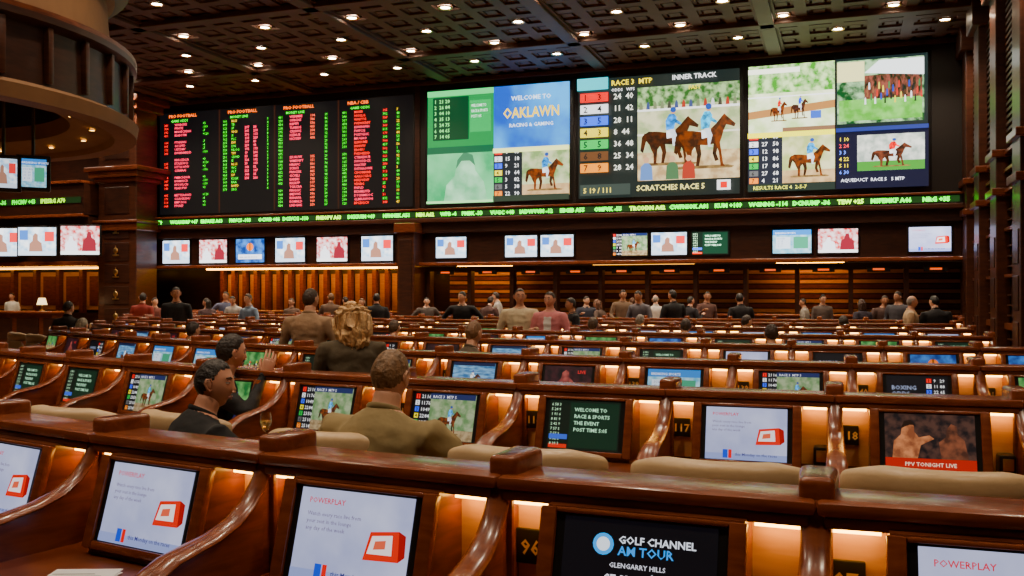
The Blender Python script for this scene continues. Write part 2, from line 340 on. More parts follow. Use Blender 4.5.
def s2(c):
    c.rect(0,0,1,1,(22,30,28)); c.rect(.38,.13,1,.90,en((150,165,120),(205,202,165),2.5,c.S)); c.rect(.38,.13,1,.36,en((165,138,102),(212,188,148),4,c.S)); c.rect(.38,.74,1,.90,en((45,85,40),(160,185,135),5,c.S)); c.rect(.38,.70,1,.72,(240,240,235)); c.rect(.38,.50,1,.515,(225,220,200))
    for i in range(14):
        x=.39+i*.044; c.poly([(x,.715),(x+.004,.755),(x+.009,.775),(x+.016,.775),(x+.021,.755),(x+.024,.715)],random.choice([(60,70,110),(150,60,50),(200,200,200),(60,60,50),(110,120,90)]))
    c.horse(.41,.26,.36,.38,(52,26,14),(40,130,205)); c.horse(.62,.22,.37,.42,(74,36,18),(60,170,225))
    for x,cc in ((.44,(90,120,170)),(.60,(70,100,70)),(.70,(150,60,50))):
        c.poly([(x-.04,.13),(x-.035,.24),(x-.012,.27),(x+.012,.27),(x+.035,.24),(x+.04,.13)],cc); c.disc(x,.295,.018,(190,150,120))
    cols=[(225,50,50),(240,240,240),(60,100,235),(240,220,70),(60,180,90),(90,60,40),(240,150,60)]
    c.L+=1; c.hold=True
    for i in range(7):
        y=.80-i*.098; c.rect(.02,y,.20,y+.075,cols[i]); c.text(str(i+1),.04,y+.012,.075,(20,20,20),.02); c.text(str(random.randint(2,9)),.13,y+.012,.075,(20,20,20),.02); c.text('%d  %d'%(random.randint(5,40),random.randint(5,60)),.235,y+.012,.065,(240,240,225),.015)
    c.hold=False; c.L+=1
    c.rect(0,.90,.2,1,(80,190,200)); c.text('RACE 3  MTP',.22,.925,.06,(250,225,90),.02); c.text('INNER TRACK',.60,.935,.055,(240,240,240),.02); c.text('FAST',.70,.85,.045,(250,230,60),.02); c.text('ODDS   WPS',.22,.875,.035,(240,240,240))
    c.rect(.02,.02,.34,.11,(50,60,55)); c.rect(.87,.03,.95,.11,(240,240,240)); c.rect(.89,.045,.93,.095,(220,50,50)); c.text('SCRATCHES RACE 5',.38,.045,.062,(230,220,150),.02);  c.text('5 19 / 111',.04,.04,.06,(240,220,120),.015)
def s3(c):
    c.rect(0,.46,.5,1,en((190,210,150),(235,240,205),2.2,c.S)); c.rect(0,.78,.5,1,en((70,135,55),(200,225,165),5,c.S)); c.poly([(.0,.58),(.5,.64),(.5,.70),(.0,.64)],(160,115,75)); c.horse(.13,.56,.10,.15,(80,38,22),(200,40,40)); c.horse(.25,.57,.10,.15,(50,28,22),(40,60,190)); c.rect(.0,.93,.30,.97,(250,250,230))
    c.rect(.36,.56,.42,.62,(60,90,180)); c.rect(.2,.46,.5,.50,(120,90,70)); c.rect(0,.74,.5,.75,(245,245,245))
    c.rect(.5,.46,1,1,(18,30,30)); c.rect(.51,.50,.98,.98,en((20,62,30),(150,180,140),5,c.S)); c.rect(.66,.66,.97,.86,en((16,30,16),(120,70,60),14,c.S,(1,.4,1))); c.rect(.52,.52,.97,.68,en((85,150,65),(125,185,100),4,c.S)); c.poly([(.66,.88),(.74,.97),(.98,.97),(.98,.84)],(230,235,235)); c.rect(.51,.82,.66,.97,(220,215,160))
    for i in range(30):
        x=.66+(i*.0107)%.30; y=.64+.028*((i*7)%5); c.poly([(x,y),(x+.001,y+.04),(x+.003,y+.052),(x+.007,y+.052),(x+.009,y+.04),(x+.010,y)],random.choice([(180,60,55),(220,220,220),(40,60,150),(30,30,30),(210,190,90),(60,110,70),(120,80,60)]))
    tote(c,0,.06,.20,.46,7,(25,30,40)); c.rect(.20,.06,.5,.46,en((165,175,115),(212,208,165),3,c.S)); c.rect(.20,.06,.5,.16,en((160,130,95),(195,165,125),4,c.S)); c.horse(.24,.11,.24,.24,(80,40,20),(50,140,200)); c.rect(0,.42,.5,.46,(250,240,90)); c.rect(0,0,.5,.06,(30,40,35)); c.text('RESULTS RACE 4  2-5-7',.03,.015,.04,(230,230,120)) 
    c.rect(.5,0,1,.46,(14,16,34)); c.rect(.62,.13,.98,.40,en((150,160,150),(215,215,205),4,c.S)); c.rect(.62,.13,.98,.20,(70,130,60)); c.horse(.70,.16,.22,.17,(70,38,28),(210,40,40))
    c.rect(.5,.43,1,.46,(40,50,110)); c.rect(.497,0,.503,1,(5,5,8))
    for i in range(6): c.text('%d %d'%(i+1,random.randint(2,30)),.52,.36-i*.05,.04,random.choice([(240,90,90),(240,240,240),(110,140,250),(240,220,90)]))
    c.text('AQUEDUCT  RACE 5   5 MTP',.53,.05,.035,(230,230,240))
SZ0,SZ1=4.41,7.83
panel('projection_screen',px2wx(428,WY),px2wx(570,WY),SZ0,SZ1,s1,2.4)
panel('projection_screen',px2wx(579,WY),px2wx(740,WY),SZ0,SZ1,s2,2.3)
panel('projection_screen',px2wx(749,WY),px2wx(928,WY),SZ0,SZ1,s3,2.8)
def odds(c):
    c.rect(0,0,1,1,(5,5,6))
    for x in (.255,.48,.728): c.rect(x-.003,0,x+.003,1,(34,16,10))
    R=(255,40,60);P_=(255,80,105);G=(60,230,50);Y=(240,200,40)
    N=26; dy=.9/N
    for gx,t in [(.02,'PRO FOOTBALL'),(.27,'PRO FOOTBALL'),(.495,'PRO FOOTBALL'),(.742,'NBA / CBB')]:
        c.text(t,gx+.02,.95,.042,(255,120,40),.02,'LEFT',1,1.1)
        c.text(random.choice(['GAME ODDS','MONEY LINE','PLAYOFFS']),gx+.03,.905,.035,G,.01)
        for i in range(N-1):
            y=.868-i*dy; sz=.033
            if gx<.1 and i%5==4: continue
            if .2<gx<.3 and i>19: continue
            if random.random()<.95: c.text('%03d'%random.randint(100,499),gx,y,sz,R if gx<.1 else G,.0)
            if gx<.1:
                c.text(junk(random.randint(6,9)),gx+.045,y,sz,P_,.008); c.text('%+d'%random.choice([-7,3,-4,-110,120]),gx+.165,y,sz,G,.0)
            elif gx<.3:
                c.text(junk(random.randint(2,4)),gx+.035,y,sz,G if i%3 else Y,.0)
                if 1<i<17: c.text('%d'%random.randint(10,300),gx+.09,y,sz,P_,.03); c.text('%d'%random.randint(10,300),gx+.125,y,sz,P_,.03)
                c.text('%d'%random.randint(1,9),gx+.18,y,sz,G,.0)
            elif gx<.6:
                if i<7 or i>10: c.text(junk(6),gx+.045,y,sz,P_,.02); c.text(str(random.randint(100,999)),gx+.125,y,sz,(255,110,90),.01)
                c.text('%d'%random.randint(10,99),gx+.18,y,sz,G,.0)
            else:
                c.text(junk(random.randint(5,8)),gx+.045,y,sz,P_ if (i//4)%2 else R,.012); c.text('%d'%random.randint(1,999),gx+.15,y,sz,G if i%2 else R,.0); c.text('%d'%random.randint(1,99),gx+.20,y,sz,Y if i%3==0 else G,.0)
panel('odds_display_board',xa+.3,px2wx(413,WY),4.36,7.80,odds,3.0,frame=.05)
def tick(c):
    c.rect(0,0,1,1,(8,26,8)); x=.01; sz=1.0*c.h
    while True:
        t=junk(random.randint(3,7))+' '+random.choice(['-','+','A'])+str(random.randint(3,130)); wd=len(t)*.66*sz
        if x+wd>c.w-.05: break
        c.text(t,x/c.w,.14,1.0,random.choice([(90,240,30),(90,240,30),(170,230,40)]),.045); x+=wd+.06
panel('led_ticker',xa+.05,XR-.35,3.98,4.14,tick,6.0,y=WY-.425,frame=.0)
def wallmon(px,w,h,zc,kind,y=WY-.14,S=2.8,yaw=0,tilt=0,loc=None):
    x=px2wx(px,y) if loc is None else loc[0]; yy=y if loc is None else loc[1]
    e=B(); e.box(-w/2-.05,w/2+.05,.0,.09,-h/2-.05,h/2+.05,BLACK,.015); e.box(-.08,.08,.09,.14,-.08,.08,STEEL)
    o=mk('wall_monitor',e.mesh('wall_monitor'),(x,yy,zc),(tilt,0,yaw))
    mk('picture',pic(kind,w,h,S),(-w/2,-.005,-h/2),(math.pi/2,0,0),o)
for i,(px,kd) in enumerate(zip((176,213,250,290,332,377),(9,10,12,9,10,9))): wallmon(px,1.08,.76,3.08,kd,S=3.2)
for px,kd in ((451,9),(521,9),(557,9),(630,3),(669,9),(710,2),(792,5),(838,10),(930,0)): wallmon(px,.98,.62,3.07,kd,S=3.2 if kd!=2 else 5)
xp=px2wx(407,25.6)
b=B(); b.box(xp-.28,xp+.28,25.5,YB+.3,0,3.80,WOODM,.02); b.box(xp-.36,xp+.36,25.4,YB,3.5,3.80,WOOD,.03); b.box(xp-.2,xp+.2,25.47,25.51,.6,3.3,WOODD,.01); b.obj('wall_pier',smooth=False)
b=B()
NP=18; xa2=xa+1.3
for i in range(NP):
    dxp=(xp-xa2-.7)/(NP-1); x=xa2+.2+i*dxp
    b.box(x-.07,x+.07,YB+1.5,YB+1.7,1.0,2.5,WOOD)
    if i<NP-1: b.box(x+.1,x+dxp-.1,YB+1.72,YB+1.79,1.1,2.35,GOLDW)
b.box(xa2,xp-.3,YB+.9,YB+1.1,2.50,2.55,WARM3); b.box(xa2,xp-.3,YB+.9,YB+1.8,0,1.05,WOODD)
b.box(xa2,xp-.3,YB-.5,YB+.1,0,1.08,WOOD,.01); b.box(xa2,xp-.3,YB-.6,YB+.2,1.08,1.14,WOODH,.02)
b.obj('cashier_counter',smooth=False)
b=B(); x0=xp+.3
b.box(x0,XR,YB-.5,YB+.1,0,1.08,WOOD,.01); b.box(x0,XR,YB-.6,YB+.2,1.08,1.14,WOODH,.02)
n=11
for i in range(n+1):
    x=x0+.1+i*(XR-.3-x0)/n; b.box(x-.06,x+.06,YB-.2,YB+.1,1.14,2.5,WOODD)
    if i<n:
        w=(XR-.3-x0)/n; b.box(x+w/2-.28,x+w/2+.28,YB-.45,YB-.38,2.25,2.38,BLACK); b.box(x+w/2-.14,x+w/2+.14,YB-.46,YB-.45,2.29,2.34,em((255,110,25),1.3)); b.box(x+.06,x+w-.06,YB-.2,YB-.17,2.35,2.5,WOODD)
for i in range(11): b.box(x0,XR,YB+1.7,YB+1.8,1.0+i*.14,1.10+i*.14,GOLDW if i%2 else WOOD)
for xx in (x0+1.5,x0+11.2): b.box(xx-.9,xx+.9,YB+.9,YB+1.05,2.50,2.55,WARM3)
b.box(x0+5,x0+8,YB+.9,YB+1.05,2.50,2.55,em((255,180,100),3.0))
b.obj('betting_window_counter',smooth=False)
# left end pier with carved panels
pcx=px2wx(133,25.6); b=B(); hw=.78
b.box(-hw,hw,-.5,.5,0,HC-.02,WOODM,.03)
for z0,z1,e in ((0,.5,.12),(3.75,4.0,.12),(4.0,4.1,.2),(5.35,5.5,.1),(5.5,5.7,.22),(5.7,5.85,.32),(HC-.5,HC-.25,.15),(HC-.25,HC-.03,.3)): b.box(-hw-e,hw+e,-.5-e,.5+e,z0,z1,WOOD,.03)
for i in range(5):
    z=1.0+i*.72-.1
    b.box(-.5,.5,-.53,-.5,z-.3,z+.3,WOODD,.015); b.ball((0,-.56,z+.04),(.10,.04,.10),BRASS,u=10,w=6); b.box(-.12,.12,-.57,-.53,z-.14,z-.09,BRASS,.01); b.tube([(0,-.56,z-.1),(0,-.56,z+.2)],[.03,.015],BRASS,8)
b.box(-.5,.5,-.53,-.5,4.3,5.2,WOODD,.02); b.box(-.5,.5,-.53,-.5,6.1,7.4,WOODD,.02)
b.obj('carved_wood_column',(pcx,25.35,0),smooth=False)
# left wing
b=B(); xl1=pcx-.85; YW=24.3
b.box(XL,xl1,YW,YB,4.25,5.3,WOODD); b.box(XL,xl1,YW-.1,YB,5.3,5.4,WOODH,.02); b.box(XL,xl1,YW-.1,YB,4.2,4.3,WOODH,.02); b.box(XL,xl1,YW+.2,YB,2.75,4.25,WOODD); b.box(XL,xl1,YW,YB,2.6,2.75,WOODH,.02)
b.obj('trim_bar_fascia',smooth=False)
panel('led_ticker',XL+.5,xl1-.1,4.66,4.86,tick,3.0,y=YW-.02,frame=0)
for px,kd in ((2,9),(37,9),(80,10)): wallmon(px,1.22,.92,3.4,kd,y=YW-.35,S=3.0,yaw=R_(22))
b=B()
n=9; dx=(xl1-XL)/n
for i in range(n):
    x=XL+i*dx; b.box(x+.1,x+dx-.1,YB+.08,YB+.12,1.1,2.45,GOLDW); b.box(x-.08,x+.08,YB-.1,YB+.12,.9,2.6,WOOD,.01); b.box(x+.25,x+dx-.25,YB+.05,YB+.09,1.25,2.3,WOOD,.01)
b.box(XL,xl1,YB-.9,YB-.8,2.53,2.58,WARM2); b.box(XL,xl1,YB-.3,YB+.12,0,1.0,WOODD)
b.obj('bar_back_panelling',smooth=False)
b=B(); b.box(XL+1,xl1-.2,23.2,23.8,0,1.05,WOOD,.02); b.box(XL+.9,xl1-.1,23.05,23.9,1.05,1.12,WOODH,.02)
for i in range(8): b.box(XL+1.3+i*1.1,XL+2.2+i*1.1,23.16,23.2,.2,.9,WOODD,.02)
b.obj('bar_counter',smooth=False)
b=B(); b.lathe([(0,0),(.09,0),(.09,.02),(.02,.04),(.02,.22)],BRASS,16); b.lathe([(.16,.2),(.10,.42)],em((255,225,170),3.0),20)
b.obj('table_lamp',(px2wx(42,23.5),23.5,1.121))
# ceiling rotunda hanging drum
rc=c2w(512-9/12.5*F,12.5); b=B(); r=3.72; Z=.36
b.lathe([(r-.95,4.0+Z),(r-.9,3.78+Z),(r-.35,3.66+Z),(r-.3,3.58+Z),(r,3.58+Z),(r+.03,3.75+Z),(r-.1,3.82+Z)],PLAST,72)
b.lathe([(r-.1,3.82+Z),(r-.12,4.5+Z),(r,4.56+Z),(r,4.64+Z)],WOODD,72); b.lathe([(r,4.64+Z),(r+.0,4.7+Z),(r-.35,4.74+Z)],WOOD,72)
b.lathe([(r-.35,4.74+Z),(r-.4,5.5+Z),(r-.3,5.6+Z)],PLAST,72); b.lathe([(r-.3,5.6+Z),(r-.1,5.75+Z),(r-.1,5.9+Z),(r-.5,5.95+Z)],WOODD,72)
b.lathe([(r-.5,5.95+Z),(r-.55,8.0),(r-.5,8.02)],WOODD,72); b.lathe([(r-.95,4.0+Z),(r-.95,4.6+Z),(0.01,4.7+Z)],WOODD,72)
for k in range(36):
    t=k*math.pi/18; M=Matrix.Rotation(t,4,'Z'); b.box(r-.16,r-.04,-.04,.04,3.85+Z,4.52+Z,WOODM,.01,M); b.box(r-.6,r-.44,-.12,.12,5.95+Z,8.0,WOODM,.01,M)
    if k%2==0: b.lathe([(0,0),(.035,0)],em((255,200,120),12.0),10,M@Matrix.Translation((r-.6,0,3.69+Z)))
b.obj('rotunda_soffit',(rc.x,rc.y,0),ang=30)
for px,kd,z in ((3,9,11.6),(33,5,12.0)):
    p=c2w(px,z); p.z=CH+(HOR-173)/F*z; wallmon(0,.30,.36,p.z,kd,S=1.5,loc=(p.x,p.y),yaw=math.radians(48))
    q=B(); q.tube([(0,.12,0),(0,.12,4.3-p.z)],[.02,.02],STEEL,8); q.box(-.05,.05,.09,.15,-.05,.05,STEEL); q.obj('monitor_hanger',(p.x,p.y,p.z),(0,0,math.radians(48)))
b=B(); b.box(-.5,.5,0,.1,-.2,.2,BLACK,.01); c=textgeo('BAR',1,.02,'CENTER'); b.add([(v.x*.32,-.012,v.y*.32-.1) for v in c[0]],c[1],em((255,60,90),5)); p=c2w(64,26)
b.tube([(0,.05,.2),(0,.05,HC-5.62)],[.02,.02],STEEL,8); b.obj('neon_sign',(p.x,p.y,5.6))
# ---------------------------------------------------------------- carrels
W=.90
MT=Matrix.Translation((0,-.125,.775))@Matrix.Rotation(math.radians(-15),4,'X')
def carrel_mesh():
    b=B(); h=W/2
    b.box(-h,h,.12,.17,0,1.12,WOOD); b.box(-h+.03,h-.03,.112,.12,.77,1.10,GOLDW)
    b.box(-h,h,.0,.22,1.12,1.16,WOODH,.014); b.box(-h+.02,h-.02,.01,.10,1.09,1.12,WOOD,.006)
    b.box(-h,h,-.60,.12,.715,.755,WOOD,.0); b.tube([(-h,-.60,.735),(h,-.60,.735)],[.024,.024],WOODH,10,(0,0,1)); b.box(-h,h,-.5,-.47,.60,.715,WOODD)
    b.prismx([(-.12,.755),(.12,.755),(.12,1.10),(-.025,1.10)],-.275,.275,WOOD)
    for x0,x1,z0,z1 in ((-.285,-.238,0,.335),(.238,.285,0,.335),(-.238,.238,0,.030),(-.238,.238,.320,.335)): b.box(x0,x1,-.02,.012,z0,z1,WOODH,.006,MT)
    b.box(-.238,.238,-.008,.01,.030,.320,BLACK,0,MT)
    for sx in (-1,1): b.box(sx*.36-.07,sx*.36+.07,.045,.10,1.075,1.088,WARM)
    b.box(-.425,-.325,.095,.112,.885,.99,BLACK,.005)
    b.box(.34,.42,.02,.11,.76,.88,BLACK,.012); b.box(.355,.405,.01,.02,.80,.86,BRASS,.002)
    prof=[(.24,0),(.24,1.165),(.225,1.185),(.20,1.195),(.12,1.195),(.085,1.185),(.06,1.155),(.035,1.11),(0,1.05),(-.05,.995),(-.12,.95),(-.21,.92),(-.30,.905),(-.38,.89),(-.45,.86),(-.51,.82),(-.56,.775),(-.60,.73),(-.62,.69),(-.60,.64),(-.48,.60),(-.45,0)]
    for x in (-h,h):
        b.prismx(prof,x-.022,x+.022,WOOD)
        rim=[(x,a,c-(.02 if a>.1 else 0)) for a,c in prof[1:-3]]
        b.tube(rim,[(.038,.014)]*len(rim),WOODH,12,(1,0,0))
        b.box(x-.036,x+.036,.05,.25,.0,.10,WOODD,.01)
        b.box(x-.044,x+.044,.045,.255,1.08,1.214,WOODH,.02,None,4)
        b.box(x-.040,x+.040,.035,.06,.76,1.10,WOOD,.01)
    return b.mesh('betting_carrel',ang=35)
CM=carrel_mesh()
pics=[pic(k,S=1.2) for k in range(13)]
Y0=[2.50,5.22,7.62,10.2,12.8,15.3,17.8,20.2]; RR=[12,16,16,20,26,34,45,60]; PH=[-.30,-.05,-.64,-.1,-.3,0,.2,-.1]
XRr=[2.6,2.6,2.1,2.6,2.9,3.3,3.6,3.8]; XLr=[-5,-7.4,-9.8,-11.5,-13,-14,-14.5,-14.5]
def yrow(k,x): return Y0[k]+(x-1.3)**2/(2*RR[k])
def slope(k,x): return math.atan((x-1.3)/RR[k])
RD=Matrix.Rotation(DE,3,'Z')
def rp(k,x,dx=0,dy=0):
    a=slope(k,x); v=RD@(Vector((x,yrow(k,x),0))+Matrix.Rotation(a,3,'Z')@Vector((dx,dy,0)))
    return v.x,v.y,a+DE
def snap(v):
    q=RD.transposed()@Vector((v.x,v.y,0))
    if q.y>yrow(7,q.x)+.45 or q.x<-14.5: return v
    k=min(range(8),key=lambda k:abs(q.y-(yrow(k,q.x)+.62)))
    u=Vector((v.x,v.y,0)).normalized(); w_=RD.transposed()@u
    t=0
    for _ in range(12):
        p=q+w_*t; t+= (yrow(k,p.x)+.62-p.y)/w_.y
    return Vector((v.x,v.y,0))+u*t
fix={(0,0):1,(0,-1):0,(0,-2):0,(0,1):0,(0,-3):0,(1,0):0,(1,-1):2,(1,1):4,(1,-2):3,(1,-3):3,(1,-4):11,(1,-5):3,(2,0):5,(2,-1):6,(2,1):3,(2,2):8,(2,-2):7,(2,-3):3,(2,-4):2}
def chair_mesh():
    b=B(); A=math.radians(72)
    def pad(z0,z1,th,drop,a,ry,rx=.315,m=LEATH,N=20,S=18):
        vs=[];fs=[]
        for i in range(N+1):
            t=-a+2*a*i/N; x=rx*math.sin(t); y=-ry*math.cos(t); nx_,ny_=math.sin(t),-math.cos(t); e=abs(t)/a; zt=z1-drop*max(0,e-.55)/.45
            sc=1 if 0<i<N else .6
            for k in range(S):
                u=2*math.pi*k/S; c=math.copysign(abs(math.cos(u))**.7,math.cos(u)); s_=math.copysign(abs(math.sin(u))**.6,math.sin(u))
                vs.append((x+nx_*th*c*sc,y+ny_*th*c*sc,(z0+zt)/2+(zt-z0)/2*s_*(sc*.4+.6)))
        for i in range(N):
            for k in range(S): fs.append((i*S+k,i*S+(k+1)%S,(i+1)*S+(k+1)%S,(i+1)*S+k))
        fs+= [tuple(range(S-1,-1,-1)),tuple(N*S+k for k in range(S))]
        b.add(vs,fs,m)
    pad(.42,.95,.045,.28,math.radians(86),.24); pad(.93,1.06,.060,.04,math.radians(76),.21,.325); pad(.925,.940,.052,.03,math.radians(78),.215,.325,SEAM)
    b.box(-.27,.27,-.17,.30,.36,.48,LEATH,.05,seg=3); b.box(-.26,.26,-.17,.28,.30,.37,BLACK,.02)
    for sx in(-1,1): b.box(sx*.305-.045,sx*.305+.045,-.06,.24,.42,.66,LEATH,.04,seg=3)
    b.tube([(0,.03,.05),(0,.03,.32)],[.035,.03],STEEL,12)
    for k in range(5):
        t=k*2*math.pi/5+.3; M=Matrix.Translation((0,.03,0))@Matrix.Rotation(t,4,'Z'); b.tube([(0,0,.10),(.15,0,.085),(.29,0,.06)],[.03,.025,.018],STEEL,8,(0,1,0),M); b.ball((.29,0,.03),(.025,.018,.03),BLACK,M,10,6)
    return b.mesh('lounge_chair',ang=50)
CHM=chair_mesh()
chd={(1,0):(.04,-1.42,0),(1,1):(-.14,-1.36,-.05),(1,-1):(.20,-1.40,.06),(1,-2):(.15,-1.34,.05),(1,-3):(.0,-1.15,-.1),(1,-4):(.22,-1.3,.1),(1,-5):(.1,-1.25,0)}
for k in range(8):
    for d in (1,-1):
        x=PH[k]; i=0 if d==1 else -1
        if d==-1: x=PH[k]-W*math.cos(slope(k,PH[k]-.45))
        while XLr[k]<x<XRr[k]:
            X_,Y_,a=rp(k,x)
            o=mk('betting_carrel',CM,(X_,Y_,0),(0,0,a))
            T=MT@Matrix.Translation((-.2125,-.0095,.034))@Matrix.Rotation(math.pi/2,4,'X')
            kd=fix.get((k,i), random.choice([2,3,12,5,6,7,8,1,11,4,6,0]))
            s=mk('desk_monitor_screen',pics[kd],parent=o); s.matrix_local=T@Matrix.Diagonal((1.01,1.0,1,1))
            if k<3:
                g=B(); tv,tf=textgeo(str(96+i+k*21),1,.02,'CENTER'); g.add([(v.x*.062,0,v.y*.062) for v in tv],tf,mat('gold_number',(.8,.6,.25),.4))
                mk('number_plate',g.mesh('number_plate'),(-.375,.0935,.915),parent=o)
            if k>0:
                dx,dy,da=chd.get((k,i),(random.uniform(-.05,.05),-1.14+random.uniform(-.06,.06),random.uniform(-.15,.15)))
                cx,cy,_=rp(k,x,dx,dy)
                mk('lounge_chair',CHM,(cx,cy,0),(0,0,a+da))
            i+=d; am=slope(k,x+d*.45); x+=d*W*math.cos(am)
# ---------------------------------------------------------------- people
def cloth(c): return mat('cloth_%d_%d_%d'%c,tuple(v*.75 for v in lin(c)),.85,c2=lin(c),scale=5,bump=.35,bscale=14)
def skinm(c): return mat('skin_%d_%d_%d'%c,lin(c),.5,c2=tuple(min(1,v*1.12) for v in lin(c)),scale=14)
def hairm(c): return mat('hair_%d_%d_%d'%c,tuple(v*.5 for v in lin(c)),.55,c2=lin(c),scale=22,stretch=(2.2,2.2,.35),bump=.6,bscale=50)
HL=((-1,-.60),(-.5,-.50),(-.2,-.30),(.02,-.12),(.2,.12),(.45,.42),(.7,.58),(1,.64))
def hline(y): return float(np.interp(y,[p[0] for p in HL],[p[1] for p in HL]))
def skull(v):
    x,y,z=v; k=max(0,-z)
    X=x*.076*(1-.27*k**1.5); Y=y*(.098 if y<0 else .090); Z=z*.118
    if y<0: Y*=1-.34*k
    else: Y*=1-.06*k
    if y>0:
        g=lambda a,b,c,d,h:h*math.exp(-((abs(X)-a)/b)**2-((Z-c)/d)**2)
        Y+=g(0,.011,-.026,.015,.019)+g(0,.009,.000,.026,.010)-g(.031,.015,.010,.012,.009)+g(.028,.022,.034,.010,.004)+g(0,.022,-.062,.011,.005)-g(0,.02,-.078,.007,.003)+g(0,.022,-.098,.014,.008)+g(.045,.02,-.022,.02,.003)
    return Vector((X,Y-.004,Z))
def head(b,M,skin,hair,style,near):
    u,w=(72,54) if near else (28,20)
    th={'bald':.02,'crop':.035,'short':.065,'long':.08,'curly':.12}[style]
    ss=lambda t:max(0,min(1,t))**2*(3-2*max(0,min(1,t)))
    def mask(v):
        x,y,z=v; r=math.sqrt(x*x+y*y)+1e-6
        yy=y/max(r,.35) if z<.6 else y
        t=(z-hline(yy)+noise.noise(Vector((x*6,y*6,z*6)))*.05)/.16
        if style=='bald': t=min(t,(.52-z+.15*abs(x))/.15)
        return ss(t)
    def fn(v):
        p=skull(v); n_=noise.noise(Vector(v)*3.5)*.30+noise.noise(Vector((v.x*9,v.y*9,v.z*5)))*.25
        return p*(1+mask(v)*th*(1+n_))
    vs=[];ms=[]
    for j in range(w+1):
        ph=math.pi*j/w
        for i in range(u):
            t=2*math.pi*i/u; v=Vector((math.sin(ph)*math.cos(t),math.sin(ph)*math.sin(t),math.cos(ph))); vs.append(fn(v)); ms.append(mask(v))
    fa=[];fb=[]
    for j in range(w):
        for i in range(u):
            f=(j*u+i,(j+1)*u+i,(j+1)*u+(i+1)%u,j*u+(i+1)%u)
            (fb if sum(ms[k] for k in f)/4>.35 else fa).append(f)
    o=len(b.v); ia,ib=b.mi(skin),b.mi(hair)
    b.v+=[M@v for v in vs]
    for f in fa: b.f.append([o+k for k in f]); b.m.append(ia)
    for f in fb: b.f.append([o+k for k in f]); b.m.append(ib)
    for sx in(-1,1):
        b.ball((sx*.031,.069,.010),(.013,.0125,.0115),mat('eye_white',(.7,.68,.65),.2),M,10,8); b.ball((sx*.031,.0785,.010),(.0058,.0040,.0058),mat('iris',(.03,.02,.015),.2),M,8,6)
        b.ball((sx*.031,.0685,.0155),(.0145,.0145,.0085),skin,M,10,8); b.ball((sx*.031,.0675,.0035),(.014,.0135,.006),skin,M,10,6)
        b.tube([(sx*.015,.086,.030),(sx*.030,.084,.036),(sx*.048,.070,.032)],[.0025,.004,.0025],hair,6,(0,0,1),M)
        ex=.079
        b.tube([(sx*ex,.010,-.024),(sx*(ex+.004),.004,-.034),(sx*(ex+.008),-.010,-.022),(sx*(ex+.013),-.022,.004),(sx*(ex+.012),-.014,.024),(sx*(ex+.006),.004,.024),(sx*ex,.010,.010)],[.004,.006,.006,.0055,.005,.005,.004],skin,8,(0,1,0),M)
        b.ball((sx*(ex+.002),-.006,-.002),(.006,.015,.022),skin,M,8,6)
        b.ball((sx*.010,.094,-.036),(.0075,.008,.006),skin,M,8,5)
    lip=mat('lips',(.42,.15,.12),.45)
    b.tube([(-.023,.074,-.062),(-.009,.0835,-.0585),(0,.084,-.060),(.009,.0835,-.0585),(.023,.074,-.062)],[.0015,.004,.004,.004,.0015],lip,6,(0,0,1),M)
    b.tube([(-.020,.074,-.066),(0,.083,-.069),(.020,.074,-.066)],[.0015,.0055,.0015],lip,6,(0,0,1),M)
    if style in('long','curly'):
        g=1.45 if style=='curly' else 1.0; L=.36 if style=='curly' else .24
        def hl(v):
            x,y,z=v; p=Vector((x*.092*g,y*.10*g-.035,z*L*.62-.085))
            if z>0: p.z=z*.12-.02
            q=lambda a,b_,c,s_:noise.noise(Vector((x*a,y*a+s_,z*b_)))*c
            nn=Vector((q(4,4,.020,0)+q(10,5,.014,3),q(4,4,.020,9)+q(10,5,.014,5),0))*g
            return p+nn
        b.ball((0,0,0),None,hair,M,u+12,w+14,fn=hl,keep=lambda c:c.y<.15)
def hand(b,wp,d,nrm,skin,curl=.5,side=1,s=1.0):
    d=Vector(d).normalized(); nrm=Vector(nrm); nrm=(nrm-d*nrm.dot(d)).normalized(); x=d.cross(nrm)*side
    M=Matrix((( x.x,d.x,nrm.x,wp[0]),(x.y,d.y,nrm.y,wp[1]),(x.z,d.z,nrm.z,wp[2]),(0,0,0,1)))@Matrix.Scale(s,4)
    b.tube([(0,-.02,0),(0,.015,0),(0,.05,0),(0,.085,0),(0,.095,0)],[(.024,.018),(.032,.017),(.042,.016),(.043,.014),(.036,.010)],skin,12,(1,0,0),M)
    for i,(fx,L) in enumerate(((-.032,.070),(-.011,.080),(.011,.074),(.031,.058))):
        p=Vector((fx,.086,0)); pts=[p-Vector((0,.015,0)),p]; a=curl*.5; sp=fx*1.2
        for q in (.42,.32,.26):
            p=p+Vector((sp*L*q,math.cos(a)*L*q,-math.sin(a)*L*q)); pts.append(p); a+=curl*.9
        b.tube(pts,[.0085,.009,.0082,.0075,.0055],skin,7,(1,0,0),M)
    b.tube([(-.022,.012,-.004),(-.042,.035,-.010),(-.052,.058,-.018),(-.050,.080,-.024)],[.013,.0115,.0095,.007],skin,8,(0,0,1),M)
SK=(205,150,120)
